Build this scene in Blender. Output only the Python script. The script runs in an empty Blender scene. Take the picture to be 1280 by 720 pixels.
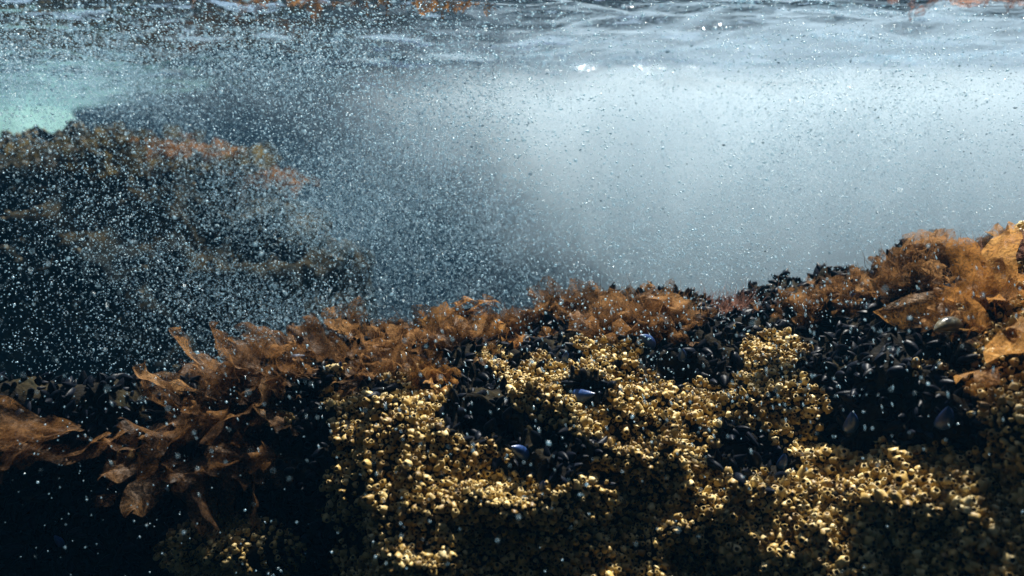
import bpy, math, random
import numpy as np
from mathutils import Vector, Matrix, Quaternion
random.seed(7)
rng = np.random.default_rng(11)
sc = bpy.context.scene
col = sc.collection
R = math.radians

# ------------------------------------------------------------------ camera
PITCH = R(10.0)
FPX = 1005.0                                   # focal length in pixels of the 1280 px wide photograph
cam_d = bpy.data.cameras.new("camera")
cam_d.sensor_width = 36.0
cam_d.lens = 36.0 * FPX / 1280.0
cam_d.clip_start = 0.02
cam_d.clip_end = 400.0
cam_d.dof.use_dof = True
cam_d.dof.focus_distance = 1.12
cam_d.dof.aperture_fstop = 3.2
cam = bpy.data.objects.new("camera", cam_d)
cam.rotation_euler = (math.pi / 2 - PITCH, 0, 0)
col.objects.link(cam)
sc.camera = cam

# ------------------------------------------------------------------ sky and sun
SUN_EL, SUN_AZ = R(60.0), R(24.0)              # azimuth: clockwise from +Y (the viewing direction)
world = bpy.data.worlds.new("World")
sc.world = world
world.use_nodes = True
wn = world.node_tree
wn.nodes.clear()
sky = wn.nodes.new("ShaderNodeTexSky")
sky.sky_type = 'NISHITA'
sky.sun_disc = False
sky.sun_elevation = SUN_EL
sky.sun_rotation = SUN_AZ
bg = wn.nodes.new("ShaderNodeBackground")
bg.inputs[1].default_value = 0.05
wo = wn.nodes.new("ShaderNodeOutputWorld")
wn.links.new(sky.outputs[0], bg.inputs[0])
wn.links.new(bg.outputs[0], wo.inputs[0])
sun_d = bpy.data.lights.new("sun", 'SUN')
sun_d.energy = 5.0
sun_d.angle = R(0.5)
sun_d.color = (1.0, 0.95, 0.86)
sun = bpy.data.objects.new("sun", sun_d)
to_sun = Vector((math.sin(SUN_AZ) * math.cos(SUN_EL), math.cos(SUN_AZ) * math.cos(SUN_EL), math.sin(SUN_EL)))
sun.rotation_euler = to_sun.to_track_quat('Z', 'Y').to_euler()
sun.location = to_sun * 6
col.objects.link(sun)

sc.view_settings.view_transform = 'Standard'
sc.view_settings.look = 'None'
sc.view_settings.exposure = 1.3
sc.view_settings.gamma = 1.0
sc.view_settings.use_curve_mapping = False
sc.render.engine = 'CYCLES'
sc.cycles.use_denoising = True
sc.cycles.max_bounces = 8
sc.cycles.volume_bounces = 2
sc.cycles.transparent_max_bounces = 24
sc.cycles.volume_max_steps = 96
sc.cycles.sample_clamp_indirect = 3.0

WATER_Z = 0.30

# ------------------------------------------------------------------ helpers
def unproj(px, py, Y):
    """world point seen at photograph pixel (px,py) at the distance Y along +Y (used to lay the rock out)"""
    v = (360.0 - py) / FPX
    dx = (px - 640.0) / FPX
    dy = math.cos(PITCH) + v * math.sin(PITCH)
    dz = -math.sin(PITCH) + v * math.cos(PITCH)
    return np.array((dx * Y / dy, Y, dz * Y / dy))

def proj(P):
    P = np.asarray(P, float)
    f = P[..., 1] * math.cos(PITCH) - P[..., 2] * math.sin(PITCH)
    u = P[..., 1] * math.sin(PITCH) + P[..., 2] * math.cos(PITCH)
    f = np.maximum(f, 1e-3)
    return 640 + FPX * P[..., 0] / f, 360 - FPX * u / f, f

_perm = rng.random((64, 64, 64)).astype(np.float32)
def vnoise(P):
    P = np.asarray(P, float)
    i = np.floor(P).astype(int)
    f = P - i
    f = f * f * (3 - 2 * f)
    i0 = i % 64
    i1 = (i + 1) % 64
    x0, y0, z0 = i0[..., 0], i0[..., 1], i0[..., 2]
    x1, y1, z1 = i1[..., 0], i1[..., 1], i1[..., 2]
    fx, fy, fz = f[..., 0], f[..., 1], f[..., 2]
    def L(a, b, t): return a + (b - a) * t
    return L(L(L(_perm[x0, y0, z0], _perm[x1, y0, z0], fx), L(_perm[x0, y1, z0], _perm[x1, y1, z0], fx), fy),
             L(L(_perm[x0, y0, z1], _perm[x1, y0, z1], fx), L(_perm[x0, y1, z1], _perm[x1, y1, z1], fx), fy), fz) * 2 - 1
def fbm(P, o=4):
    s, a = 0, 1.0
    for k in range(o):
        s = s + a * vnoise(P * (2 ** k) + 17.3 * k)
        a *= 0.5
    return s

def mesh_np(name, V, F, smooth=True):
    """V (n,3), F (m,k) all faces with k corners"""
    me = bpy.data.meshes.new(name)
    V = np.ascontiguousarray(V, np.float32)
    F = np.ascontiguousarray(F, np.int32)
    me.vertices.add(len(V))
    me.vertices.foreach_set("co", V.ravel())
    k = F.shape[1]
    me.loops.add(F.size)
    me.loops.foreach_set("vertex_index", F.ravel())
    me.polygons.add(len(F))
    me.polygons.foreach_set("loop_start", np.arange(len(F), dtype=np.int32) * k)
    me.polygons.foreach_set("loop_total", np.full(len(F), k, np.int32))
    if smooth:
        me.polygons.foreach_set("use_smooth", np.ones(len(F), bool))
    me.update()
    me.validate()
    return me

def tag(o, label=None, cat=None, group=None, kind=None):
    if label: o["label"] = label
    if cat: o["category"] = cat
    if group: o["group"] = group
    if kind: o["kind"] = kind
    return o

def link(name, me, mat=None, parent=None):
    if mat and not me.materials:
        me.materials.append(mat)
    o = bpy.data.objects.new(name, me)
    col.objects.link(o)
    if parent: o.parent = parent
    return o

def grid_faces(nu, nv):
    a = np.arange(nu * nv).reshape(nu, nv)
    return np.stack([a[:-1, :-1], a[1:, :-1], a[1:, 1:], a[:-1, 1:]], -1).reshape(-1, 4)

# ------------------------------------------------------------------ materials
def new_mat(name):
    m = bpy.data.materials.new(name)
    m.use_nodes = True
    nt = m.node_tree
    nt.nodes.clear()
    return m, nt, nt.nodes.new("ShaderNodeOutputMaterial")
def N(nt, t, **kw):
    n = nt.nodes.new(t)
    for k, v in kw.items():
        if k.startswith("i_"): n.inputs[k[2:]].default_value = v
        else: setattr(n, k, v)
    return n
def ramp(nt, fac, stops):
    r = nt.nodes.new("ShaderNodeValToRGB")
    e = r.color_ramp.elements
    while len(e) > 1: e.remove(e[-1])
    e[0].position = stops[0][0]; e[0].color = (*stops[0][1], 1)
    for p, c in stops[1:]:
        x = e.new(p); x.color = (*c, 1)
    nt.links.new(fac, r.inputs[0])
    return r.outputs[0]
def textured(name, scale, stops, rough=0.6, bump=0.3, bscale=None, bdist=0.002, spec=0.5, per_island=False, geo_fac=0.5, trans=0.0):
    m, nt, out = new_mat(name)
    L = nt.links.new
    geo = N(nt, "ShaderNodeNewGeometry")
    no = N(nt, "ShaderNodeTexNoise", i_Scale=scale, i_Detail=5.0, i_Roughness=0.6)
    L(geo.outputs["Position"], no.inputs["Vector"])
    fac = no.outputs[0]
    if per_island:
        mx = N(nt, "ShaderNodeMix"); mx.inputs[0].default_value = geo_fac
        oi = N(nt, "ShaderNodeObjectInfo")
        ad = N(nt, "ShaderNodeMath", operation='ADD'); fr = N(nt, "ShaderNodeMath", operation='FRACT')
        L(geo.outputs["Random Per Island"], ad.inputs[0]); L(oi.outputs["Random"], ad.inputs[1]); L(ad.outputs[0], fr.inputs[0])
        L(no.outputs[0], mx.inputs[2]); L(fr.outputs[0], mx.inputs[3])
        fac = mx.outputs[0]
    c = ramp(nt, fac, stops)
    p = N(nt, "ShaderNodeBsdfPrincipled", i_Roughness=rough)
    p.inputs["Specular IOR Level"].default_value = spec
    L(c, p.inputs["Base Color"])
    b = N(nt, "ShaderNodeBump", i_Strength=bump, i_Distance=bdist)
    n2 = N(nt, "ShaderNodeTexNoise", i_Scale=bscale or scale * 5, i_Detail=4.0)
    L(geo.outputs["Position"], n2.inputs["Vector"])
    L(n2.outputs[0], b.inputs["Height"]); L(b.outputs[0], p.inputs["Normal"])
    if trans:
        t = N(nt, "ShaderNodeBsdfTranslucent"); L(c, t.inputs[0])
        mxs = N(nt, "ShaderNodeMixShader"); mxs.inputs[0].default_value = trans
        L(p.outputs[0], mxs.inputs[1]); L(t.outputs[0], mxs.inputs[2]); L(mxs.outputs[0], out.inputs[0])
    else:
        L(p.outputs[0], out.inputs[0])
    return m

M_rock = textured("rock", 22, [(0.3, (0.006, 0.006, 0.006)), (0.5, (0.014, 0.012, 0.009)), (0.62, (0.03, 0.024, 0.012)), (0.75, (0.012, 0.014, 0.009))], 0.9, 0.8, 160, 0.004, spec=0.06)
M_far = textured("boulder_rock", 7, [(0.3, (0.008, 0.012, 0.014)), (0.48, (0.014, 0.016, 0.013)), (0.58, (0.035, 0.028, 0.014)), (0.7, (0.012, 0.016, 0.015))], 0.9, 0.8, 40, 0.01, spec=0.05)
M_barn = textured("barnacle_shell", 30, [(0.15, (0.15, 0.08, 0.018)), (0.4, (0.35, 0.225, 0.058)), (0.6, (0.55, 0.385, 0.125)), (0.85, (0.77, 0.63, 0.34))], 0.5, 0.5, 700, 0.0008, per_island=True, geo_fac=0.55)
M_oper = textured("barnacle_opening", 60, [(0.3, (0.03, 0.02, 0.012)), (0.7, (0.10, 0.065, 0.03))], 0.6, 0.3, 500, 0.0005)
M_mus = textured("mussel_shell", 60, [(0.25, (0.002, 0.003, 0.005)), (0.5, (0.004, 0.006, 0.012)), (0.78, (0.008, 0.012, 0.022)), (0.95, (0.03, 0.026, 0.022))], 0.42, 0.35, 350, 0.0008, per_island=True, geo_fac=0.4, spec=0.10)
M_mblue = textured("blue_mussel_shell", 70, [(0.3, (0.008, 0.025, 0.09)), (0.55, (0.025, 0.07, 0.22)), (0.75, (0.09, 0.15, 0.30))], 0.3, 0.35, 350, 0.0008)
M_moliv = textured("olive_mussel_shell", 60, [(0.3, (0.04, 0.05, 0.05)), (0.55, (0.13, 0.11, 0.06)), (0.75, (0.22, 0.2, 0.14))], 0.3, 0.35, 350, 0.0008)
M_mpale = textured("pale_mussel_shell", 60, [(0.3, (0.10, 0.12, 0.18)), (0.55, (0.28, 0.31, 0.38)), (0.75, (0.5, 0.52, 0.55))], 0.35, 0.35, 350, 0.0008)
M_teal = textured("lit_water_teal", 3, [(0.3, (0.12, 0.25, 0.24)), (0.7, (0.16, 0.30, 0.29))], 0.9, 0.4, 60, 0.01)  # teal of distant lit water put into the base colour
M_bed = textured("seabed_rock", 1.3, [(0.3, (0.006, 0.009, 0.012)), (0.6, (0.016, 0.020, 0.022))], 0.95, 0.8, 8, 0.05, spec=0.0)

def weed_mat(name, dark, mid, light, alpha=0.85):
    m, nt, out = new_mat(name)
    L = nt.links.new
    geo = N(nt, "ShaderNodeNewGeometry")
    no = N(nt, "ShaderNodeTexNoise", i_Scale=45, i_Detail=5.0)
    L(geo.outputs["Position"], no.inputs["Vector"])
    mx = N(nt, "ShaderNodeMix"); mx.inputs[0].default_value = 0.35
    oi = N(nt, "ShaderNodeObjectInfo")
    L(no.outputs[0], mx.inputs[2]); L(oi.outputs["Random"], mx.inputs[3])
    c = ramp(nt, mx.outputs[0], [(0.25, dark), (0.5, mid), (0.8, light)])
    p = N(nt, "ShaderNodeBsdfPrincipled", i_Roughness=0.55)
    L(c, p.inputs["Base Color"])
    t = N(nt, "ShaderNodeBsdfTranslucent"); L(c, t.inputs[0])
    a = N(nt, "ShaderNodeMixShader"); a.inputs[0].default_value = 0.62
    L(p.outputs[0], a.inputs[1]); L(t.outputs[0], a.inputs[2])
    tr = N(nt, "ShaderNodeBsdfTransparent")
    b = N(nt, "ShaderNodeMixShader")
    n3 = N(nt, "ShaderNodeTexNoise", i_Scale=170, i_Detail=4.0, i_Distortion=1.5)
    L(geo.outputs["Position"], n3.inputs["Vector"])
    am = N(nt, "ShaderNodeMapRange"); am.inputs["From Min"].default_value = 0.36; am.inputs["From Max"].default_value = 0.62
    am.inputs["To Min"].default_value = alpha * 0.35; am.inputs["To Max"].default_value = min(1.0, alpha * 1.15)
    L(n3.outputs[0], am.inputs["Value"]); L(am.outputs[0], b.inputs[0])
    L(tr.outputs[0], b.inputs[1]); L(a.outputs[0], b.inputs[2])
    bp = N(nt, "ShaderNodeBump", i_Strength=0.6, i_Distance=0.002)
    n2 = N(nt, "ShaderNodeTexNoise", i_Scale=220, i_Detail=3.0)
    L(geo.outputs["Position"], n2.inputs["Vector"]); L(n2.outputs[0], bp.inputs["Height"])
    L(bp.outputs[0], p.inputs["Normal"]); L(bp.outputs[0], t.inputs["Normal"])
    L(b.outputs[0], out.inputs[0])
    return m
M_weed = weed_mat("brown_seaweed", (0.07, 0.034, 0.013), (0.24, 0.12, 0.045), (0.44, 0.25, 0.11), 0.64)
M_orange = weed_mat("orange_seaweed", (0.20, 0.085, 0.022), (0.38, 0.18, 0.050), (0.52, 0.29, 0.10), 0.78)
M_pink = weed_mat("pinkish_seaweed", (0.14, 0.06, 0.045), (0.34, 0.18, 0.13), (0.50, 0.32, 0.24), 0.6)
M_green = weed_mat("olive_seaweed", (0.025, 0.024, 0.010), (0.085, 0.068, 0.026), (0.17, 0.13, 0.055), 0.8)

# bubbles: thin bright skins of air
M_bub, nt, out = new_mat("air_bubble")
d = N(nt, "ShaderNodeBsdfDiffuse"); d.inputs[0].default_value = (0.42, 0.66, 0.80, 1)
t = N(nt, "ShaderNodeBsdfTranslucent"); t.inputs[0].default_value = (0.42, 0.66, 0.80, 1)
g = N(nt, "ShaderNodeBsdfGlossy", i_Roughness=0.25)
a = N(nt, "ShaderNodeMixShader"); a.inputs[0].default_value = 0.65
b = N(nt, "ShaderNodeMixShader"); b.inputs[0].default_value = 0.2
nt.links.new(d.outputs[0], a.inputs[1]); nt.links.new(t.outputs[0], a.inputs[2])
nt.links.new(a.outputs[0], b.inputs[1]); nt.links.new(g.outputs[0], b.inputs[2])
trb = N(nt, "ShaderNodeBsdfTransparent"); cx = N(nt, "ShaderNodeMixShader"); cx.inputs[0].default_value = 0.72
nt.links.new(trb.outputs[0], cx.inputs[1]); nt.links.new(b.outputs[0], cx.inputs[2])
nt.links.new(cx.outputs[0], out.inputs[0])

# water surface: a sheet that reflects and transmits by Fresnel (total reflection below the critical angle)
M_wat, nt, out = new_mat("water_surface")
fr = N(nt, "ShaderNodeFresnel", i_IOR=1.33)
tr = N(nt, "ShaderNodeBsdfTransparent"); tr.inputs[0].default_value = (0.98, 1, 1, 1)
gl = N(nt, "ShaderNodeBsdfGlossy", i_Roughness=0.03); gl.inputs[0].default_value = (0.84, 0.88, 0.93, 1)
mx = N(nt, "ShaderNodeMixShader")
bp = N(nt, "ShaderNodeBump", i_Strength=0.8, i_Distance=0.014)
geo = N(nt, "ShaderNodeNewGeometry")
mp = N(nt, "ShaderNodeMapping"); mp.inputs["Scale"].default_value = (0.45, 1.0, 1.0)
n2 = N(nt, "ShaderNodeTexNoise", i_Scale=28, i_Detail=4.0)
nt.links.new(geo.outputs["Position"], mp.inputs[0]); nt.links.new(mp.outputs[0], n2.inputs["Vector"])
nt.links.new(n2.outputs[0], bp.inputs["Height"])
nt.links.new(bp.outputs[0], gl.inputs["Normal"]); nt.links.new(bp.outputs[0], fr.inputs["Normal"])
nt.links.new(fr.outputs[0], mx.inputs[0]); nt.links.new(tr.outputs[0], mx.inputs[1]); nt.links.new(gl.outputs[0], mx.inputs[2])
nt.links.new(mx.outputs[0], out.inputs[0])

# ------------------------------------------------------------------ water surface
nu, nv = 230, 310
xs = np.linspace(-6.5, 6.5, nu); ys = np.concatenate([np.linspace(-2.1, 0.9, 20), np.linspace(1.0, 4.2, 250), np.linspace(4.3, 9.5, 40)])
X, Y = np.meshgrid(xs, ys, indexing='ij')
Q = np.stack([X * 1.1, Y * 3.3, X * 0], -1)
Z = WATER_Z + 0.037 * fbm(Q, 3) + 0.028 * fbm(np.stack([X * 3.5, Y * 13, X * 0 + 6.4], -1), 3)
w = link("water_surface", mesh_np("water_surface", np.stack([X, Y, Z], -1).reshape(-1, 3), grid_faces(nu, nv)), M_wat)
tag(w, "rippled silvery underside of the sea surface along the top", kind="structure")

# ------------------------------------------------------------------ seabed: a dark cove floor that rises round the edge
nu, nv = 150, 150
xs = np.linspace(-7, 7, nu); ys = np.linspace(-2.1, 9.8, nv)
X, Y = np.meshgrid(xs, ys, indexing='ij')
edge = np.maximum(np.clip((np.abs(X) - 3.6) / 3.0, 0, 1), np.clip((Y - 5.0) / 4.0, 0, 1), np.clip((-0.5 - Y) / 1.4, 0, 1))
Z = -2.3 + 3.1 * edge ** 1.1 + 0.18 * fbm(np.stack([X, Y, X * 0], -1) * 1.2, 5)
Z = np.minimum(Z, 0.75)
tag(link("seabed", mesh_np("seabed", np.stack([X, Y, Z], -1).reshape(-1, 3), grid_faces(nu, nv)), M_bed),
    "dark rocky sea floor falling away behind the reef", kind="structure")
# unseen overhang added behind the camera to keep the sky off the near faces
nu, nv = 60, 40
xs = np.linspace(-6.5, 6.5, nu); tt = np.linspace(0, 1, nv)
X, T_ = np.meshgrid(xs, tt, indexing='ij')
Yc_ = -1.9 + 1.9 * T_ ** 1.5 + 0.15 * fbm(np.stack([X, T_ * 4, X * 0], -1), 4)
Zc_ = -1.6 + 4.0 * T_ + 0.15 * fbm(np.stack([X, T_ * 4, X * 0 + 9], -1), 4)
cv = np.stack([X, Yc_, Zc_], -1).reshape(-1, 3)
cb = np.stack([X, Yc_ - 0.6, Zc_ + 0.3], -1).reshape(-1, 3)
cf = grid_faces(nu, nv)
blocker = link("sky_blocker", mesh_np("sky_blocker", np.concatenate([cv, cb]), np.concatenate([cf, cf[:, ::-1] + len(cv)])), M_bed)
tag(blocker, "unseen dark overhang added behind the viewpoint to block skylight", kind="structure")
# added slope in the left gap, painted teal in place of lit open water
nu, nv = 60, 60
xs = np.linspace(-0.95, -0.49, nu); ys = np.linspace(4.2, 7.2, nv)
X, Y = np.meshgrid(xs, ys, indexing='ij')
X = X * Y + 0.12 * np.sin(Y * 3)
Z = -0.75 + (Y - 4.2) * 0.50 + 0.03 * fbm(np.stack([X, Y, X * 0], -1) * 3, 3) - 1.2 * np.clip((X / Y + 0.61) / 0.12, 0, 1) ** 2
Z = np.minimum(Z, 0.40)
tag(link("teal_backdrop", mesh_np("teal_backdrop", np.stack([X, Y, Z], -1).reshape(-1, 3), grid_faces(nu, nv)), M_teal),
    "turquoise slope standing in for lit open water over the far boulder", kind="structure")

# ------------------------------------------------------------------ reef rock in the foreground
cols_px = [-320, 0, 170, 300, 400, 500, 640, 760, 870, 970, 1080, 1180, 1290, 2100]
ridge_py = [520, 508, 503, 474, 444, 424, 402, 385, 391, 384, 352, 324, 294, 230]
ridge_Y = [1.00, 1.02, 1.05, 1.10, 1.18, 1.25, 1.30, 1.32, 1.34, 1.34, 1.30, 1.24, 1.18, 1.1]
# distance of the front slope at photograph rows 480/540/600/720/900 (a fraction of the ridge distance)
fr_rows = [(0.16, 0.875), (0.34, 0.77), (0.55, 0.70), (1.0, 0.642), (1.7, 0.57)]
fr_left = [(0.16, 0.985), (0.34, 0.975), (0.55, 0.965), (1.0, 0.945), (1.7, 0.90)]
nC = len(cols_px)
rows = []
for back, dz in ((0.75, -1.05), (0.42, -0.55), (0.16, -0.14), (0.06, -0.03)):
    rows.append([unproj(cols_px[c], ridge_py[c], ridge_Y[c]) + np.array((0, back, dz)) for c in range(nC)])
rows.append([unproj(cols_px[c], ridge_py[c], ridge_Y[c]) for c in range(nC)])
for k in range(5):
    r = []
    for c in range(nC):
        wl = np.clip((490 - cols_px[c]) / 200, 0, 1)
        fy = fr_rows[k][1] * (1 - wl) + fr_left[k][1] * wl
        py = ridge_py[c] + fr_rows[k][0] * (720 - ridge_py[c])
        r.append(unproj(cols_px[c], py, ridge_Y[c] * fy))
    rows.append(r)
CT = np.array(rows)                                # (rows, cols, 3)
vpos = np.array([0, 1, 2, 2.6, 3.0, 4.0, 5.0, 6.0, 8.0, 10.0])
GV, GU = 270, 440
vv = np.linspace(0, 10, GV) ; uu = np.linspace(cols_px[0], cols_px[-1], GU)
tmp = np.stack([[np.interp(vv, vpos, CT[:, c, k]) for k in range(3)] for c in range(nC)], 0)    # cols,3,GV
G = np.stack([[np.interp(uu, cols_px, tmp[:, k, j]) for k in range(3)] for j in range(GV)], 0)  # GV,3,GU
G = np.transpose(G, (2, 0, 1))                                                                    # GU,GV,3
def blur(A, r, ax):
    k = np.exp(-np.linspace(-2, 2, 2 * r + 1) ** 2); k /= k.sum()
    pad = [(0, 0)] * 3; pad[ax] = (r, r)
    B = np.pad(A, pad, mode='reflect', reflect_type='odd')
    return sum(k[i] * np.take(B, np.arange(i, i + A.shape[ax]), axis=ax) for i in range(2 * r + 1))
G = blur(blur(G, 11, 0), 6, 1)
def normals(G):
    a = np.gradient(G, axis=0); b = np.gradient(G, axis=1)
    n = np.cross(b, a); n /= np.linalg.norm(n, axis=-1, keepdims=True) + 1e-9
    return n
q0 = unproj(292, 680, 0.98)                         # the isolated mound low at the left
Nn = normals(G)
if Nn[GU // 2, GV // 2, 2] < 0: Nn = -Nn; FLIP = True
else: FLIP = False
bil = 1 - np.abs(vnoise(G * 8.5 + 3))            # mounds with creases between them
bil2 = 1 - np.abs(vnoise(G * 21 + 9))
disp = 0.050 * (bil - 0.62) + 0.040 * (bil2 - 0.6) + 0.010 * fbm(G * 40, 3) + 0.030 * fbm(G * 4 + 40, 2)
G = G + Nn * disp[..., None]
G = G + np.array((0, -0.95, 0.25)) * (0.085 * np.exp(-(((G - q0) * np.array((0.7, 1, 1))) ** 2).sum(-1) / 0.06 ** 2))[..., None]
Nn = normals(G)
if FLIP: Nn = -Nn
rock = link("reef_rock", mesh_np("reef_rock", G.reshape(-1, 3), grid_faces(GU, GV)), M_rock)
tag(rock, "dark sloping reef rock crusted with barnacles and mussels", kind="structure")
GP = G.reshape(-1, 3); GN = Nn.reshape(-1, 3)
GPX, GPY, GD = proj(GP)

def surf(px, py, vmin=2.3):
    """the reef surface point that stands at a place of the layout"""
    ok = (np.tile(vv, GU) >= vmin)
    d2 = (GPX - px) ** 2 + (GPY - py) ** 2 + np.where(ok, 0, 1e9)
    c = np.argsort(d2)[:6]
    i = c[np.argmin(GD[c])]
    return GP[i], GN[i]

# where mussels grow (ellipses of the layout); barnacles take the rest
MUS = [(600, 512, 52, 40), (575, 470, 34, 18), (690, 572, 70, 36), (650, 545, 30, 28), (865, 440, 58, 48), (838, 410, 60, 30), (880, 462, 26, 22),
       (1095, 405, 106, 58), (1010, 398, 60, 26), (1085, 480, 62, 50), (1135, 530, 60, 30), (940, 572, 44, 36), (1178, 500, 40, 30),
       (1075, 450, 80, 36), (735, 483, 26, 15), (700, 440, 26, 12), (650, 455, 22, 10), (1180, 430, 40, 24), (760, 398, 120, 22), (900, 392, 80, 20),
       (640, 420, 80, 22), (1190, 340, 60, 60), (1060, 540, 50, 20), (520, 440, 90, 26), (450, 484, 40, 12), (1210,540,30,20)]
BAR_LEFT = [(292, 690, 92, 46), (342, 522, 26, 10), (272, 553, 22, 10), (168, 576, 26, 12), (430, 600, 14, 100)]
def is_mussel(px, py):
    m = np.zeros(px.shape, bool)
    wob = 10 * np.sin(px * 0.09 + py * 0.05) + 8 * np.sin(py * 0.13 - px * 0.04)
    for cx, cy, rx, ry in MUS:
        m |= ((px + wob - cx) / rx) ** 2 + ((py + wob * 0.6 - cy) / ry) ** 2 < 1
    left = px < 415 + wob
    for cx, cy, rx, ry in BAR_LEFT:
        left &= ~(((px - cx) / rx) ** 2 + ((py - cy) / ry) ** 2 < 1)
    ridge = np.interp(px, cols_px, ridge_py)
    top = (py < ridge + 16) & (px < 1225)
    return m | left | top

def scatter(n, rmin, sel):
    """dart throwing over the reef grid cells chosen by sel; returns indices"""
    idx = np.nonzero(sel)[0]
    area = (GD[idx] ** 0.0)
    rng.shuffle(idx)
    cell = {}
    outl = []
    for i in idx:
        p = GP[i]; r = rmin * (0.75 + 0.5 * rng.random())
        k = tuple((p / rmin).astype(int))
        bad = False
        for dx in (-1, 0, 1):
            for dy in (-1, 0, 1):
                for dz in (-1, 0, 1):
                    for q in cell.get((k[0] + dx, k[1] + dy, k[2] + dz), ()):
                        if (q[0] - p[0]) ** 2 + (q[1] - p[1]) ** 2 + (q[2] - p[2]) ** 2 < r * r: bad = True; break
                    if bad: break
                if bad: break
            if bad: break
        if not bad:
            cell.setdefault(k, []).append(p); outl.append(i)
            if len(outl) >= n: break
    return np.array(outl)

def frame(nrm, yaw):
    z = Vector(nrm).normalized()
    q = Vector((0, 0, 1)).rotation_difference(z)
    return q @ Quaternion((0, 0, 1), yaw)
def tilt(nrm, amt):
    v = np.array(nrm) + amt * rng.normal(size=3)
    return v / np.linalg.norm(v)

vid = np.tile(vv, GU)
infr = (GPX > -160) & (GPX < 1520) & (GPY < 790) & (vid > 2.0)
mmask = is_mussel(GPX, GPY)

# ------------------------------------------------------------------ barnacles
def barnacle_mesh(seed, n=10):
    r = np.random.default_rng(seed)
    ang = np.arange(n) / n * 2 * np.pi + r.normal(size=n) * 0.06
    rib = 1 + 0.15 * ((np.arange(n) % 2) * 2 - 1) + 0.05 * r.normal(size=n)
    squash = 0.8 + 0.3 * r.random()
    off = r.normal(size=2) * 0.1
    rim = 0.46 + 0.14 * r.random(); h = 0.7 + 0.6 * r.random()
    rings = [(1.0, -0.25), (0.93, 0.2 * h), (rim + 0.20, 0.66 * h), (rim, h), (rim * 0.78, h * 0.90), (rim * 0.6, h * 0.35)]
    V = []
    for k, (rr, z) in enumerate(rings):
        f = rib if k < 3 else 1 + (rib - 1) * 0.4
        t = min(z / h, 1) if z > 0 else 0
        zz = z + (0.10 * r.normal(size=n) if k in (3,) else 0)
        V.append(np.stack([rr * f * np.cos(ang) + off[0] * t, rr * f * np.sin(ang) * squash + off[1] * t, zz + 0 * ang], -1))
    V = np.concatenate(V)
    F = []
    for k in range(len(rings) - 1):
        for i in range(n):
            j = (i + 1) % n
            F.append((k * n + i, k * n + j, (k + 1) * n + j, (k + 1) * n + i))
    z0 = h * 0.45
    opv = np.concatenate([np.stack([rim * 0.66 * np.cos(ang[::2]) + off[0], rim * 0.66 * np.sin(ang[::2]) * squash + off[1], z0 + 0.12 * h + 0 * ang[::2]], -1),
                          [[off[0], off[1], z0 + 0.3 * h]]])
    m = len(ang[::2])
    opf = [(i, (i + 1) % m, m) for i in range(m)]
    return V, np.array(F), opv, np.array(opf)
NB = 6
BL_ = [barnacle_mesh(80 + k, 6) for k in range(NB)]
BM = [barnacle_mesh(50 + k) for k in range(NB)]
B_shell = []; B_op = []
for V, F, ov, of in BM:
    a = mesh_np("barnacle", V, F); a.materials.append(M_barn); a.materials.append(M_oper); B_shell.append(a)
    a.polygons.foreach_set('material_index', np.repeat([0, 0, 0, 0, 1], len(F) // 5).astype(np.int32))
    o_ = mesh_np("operculum", ov, of, False); o_.materials.append(M_oper); B_op.append(o_)

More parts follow.
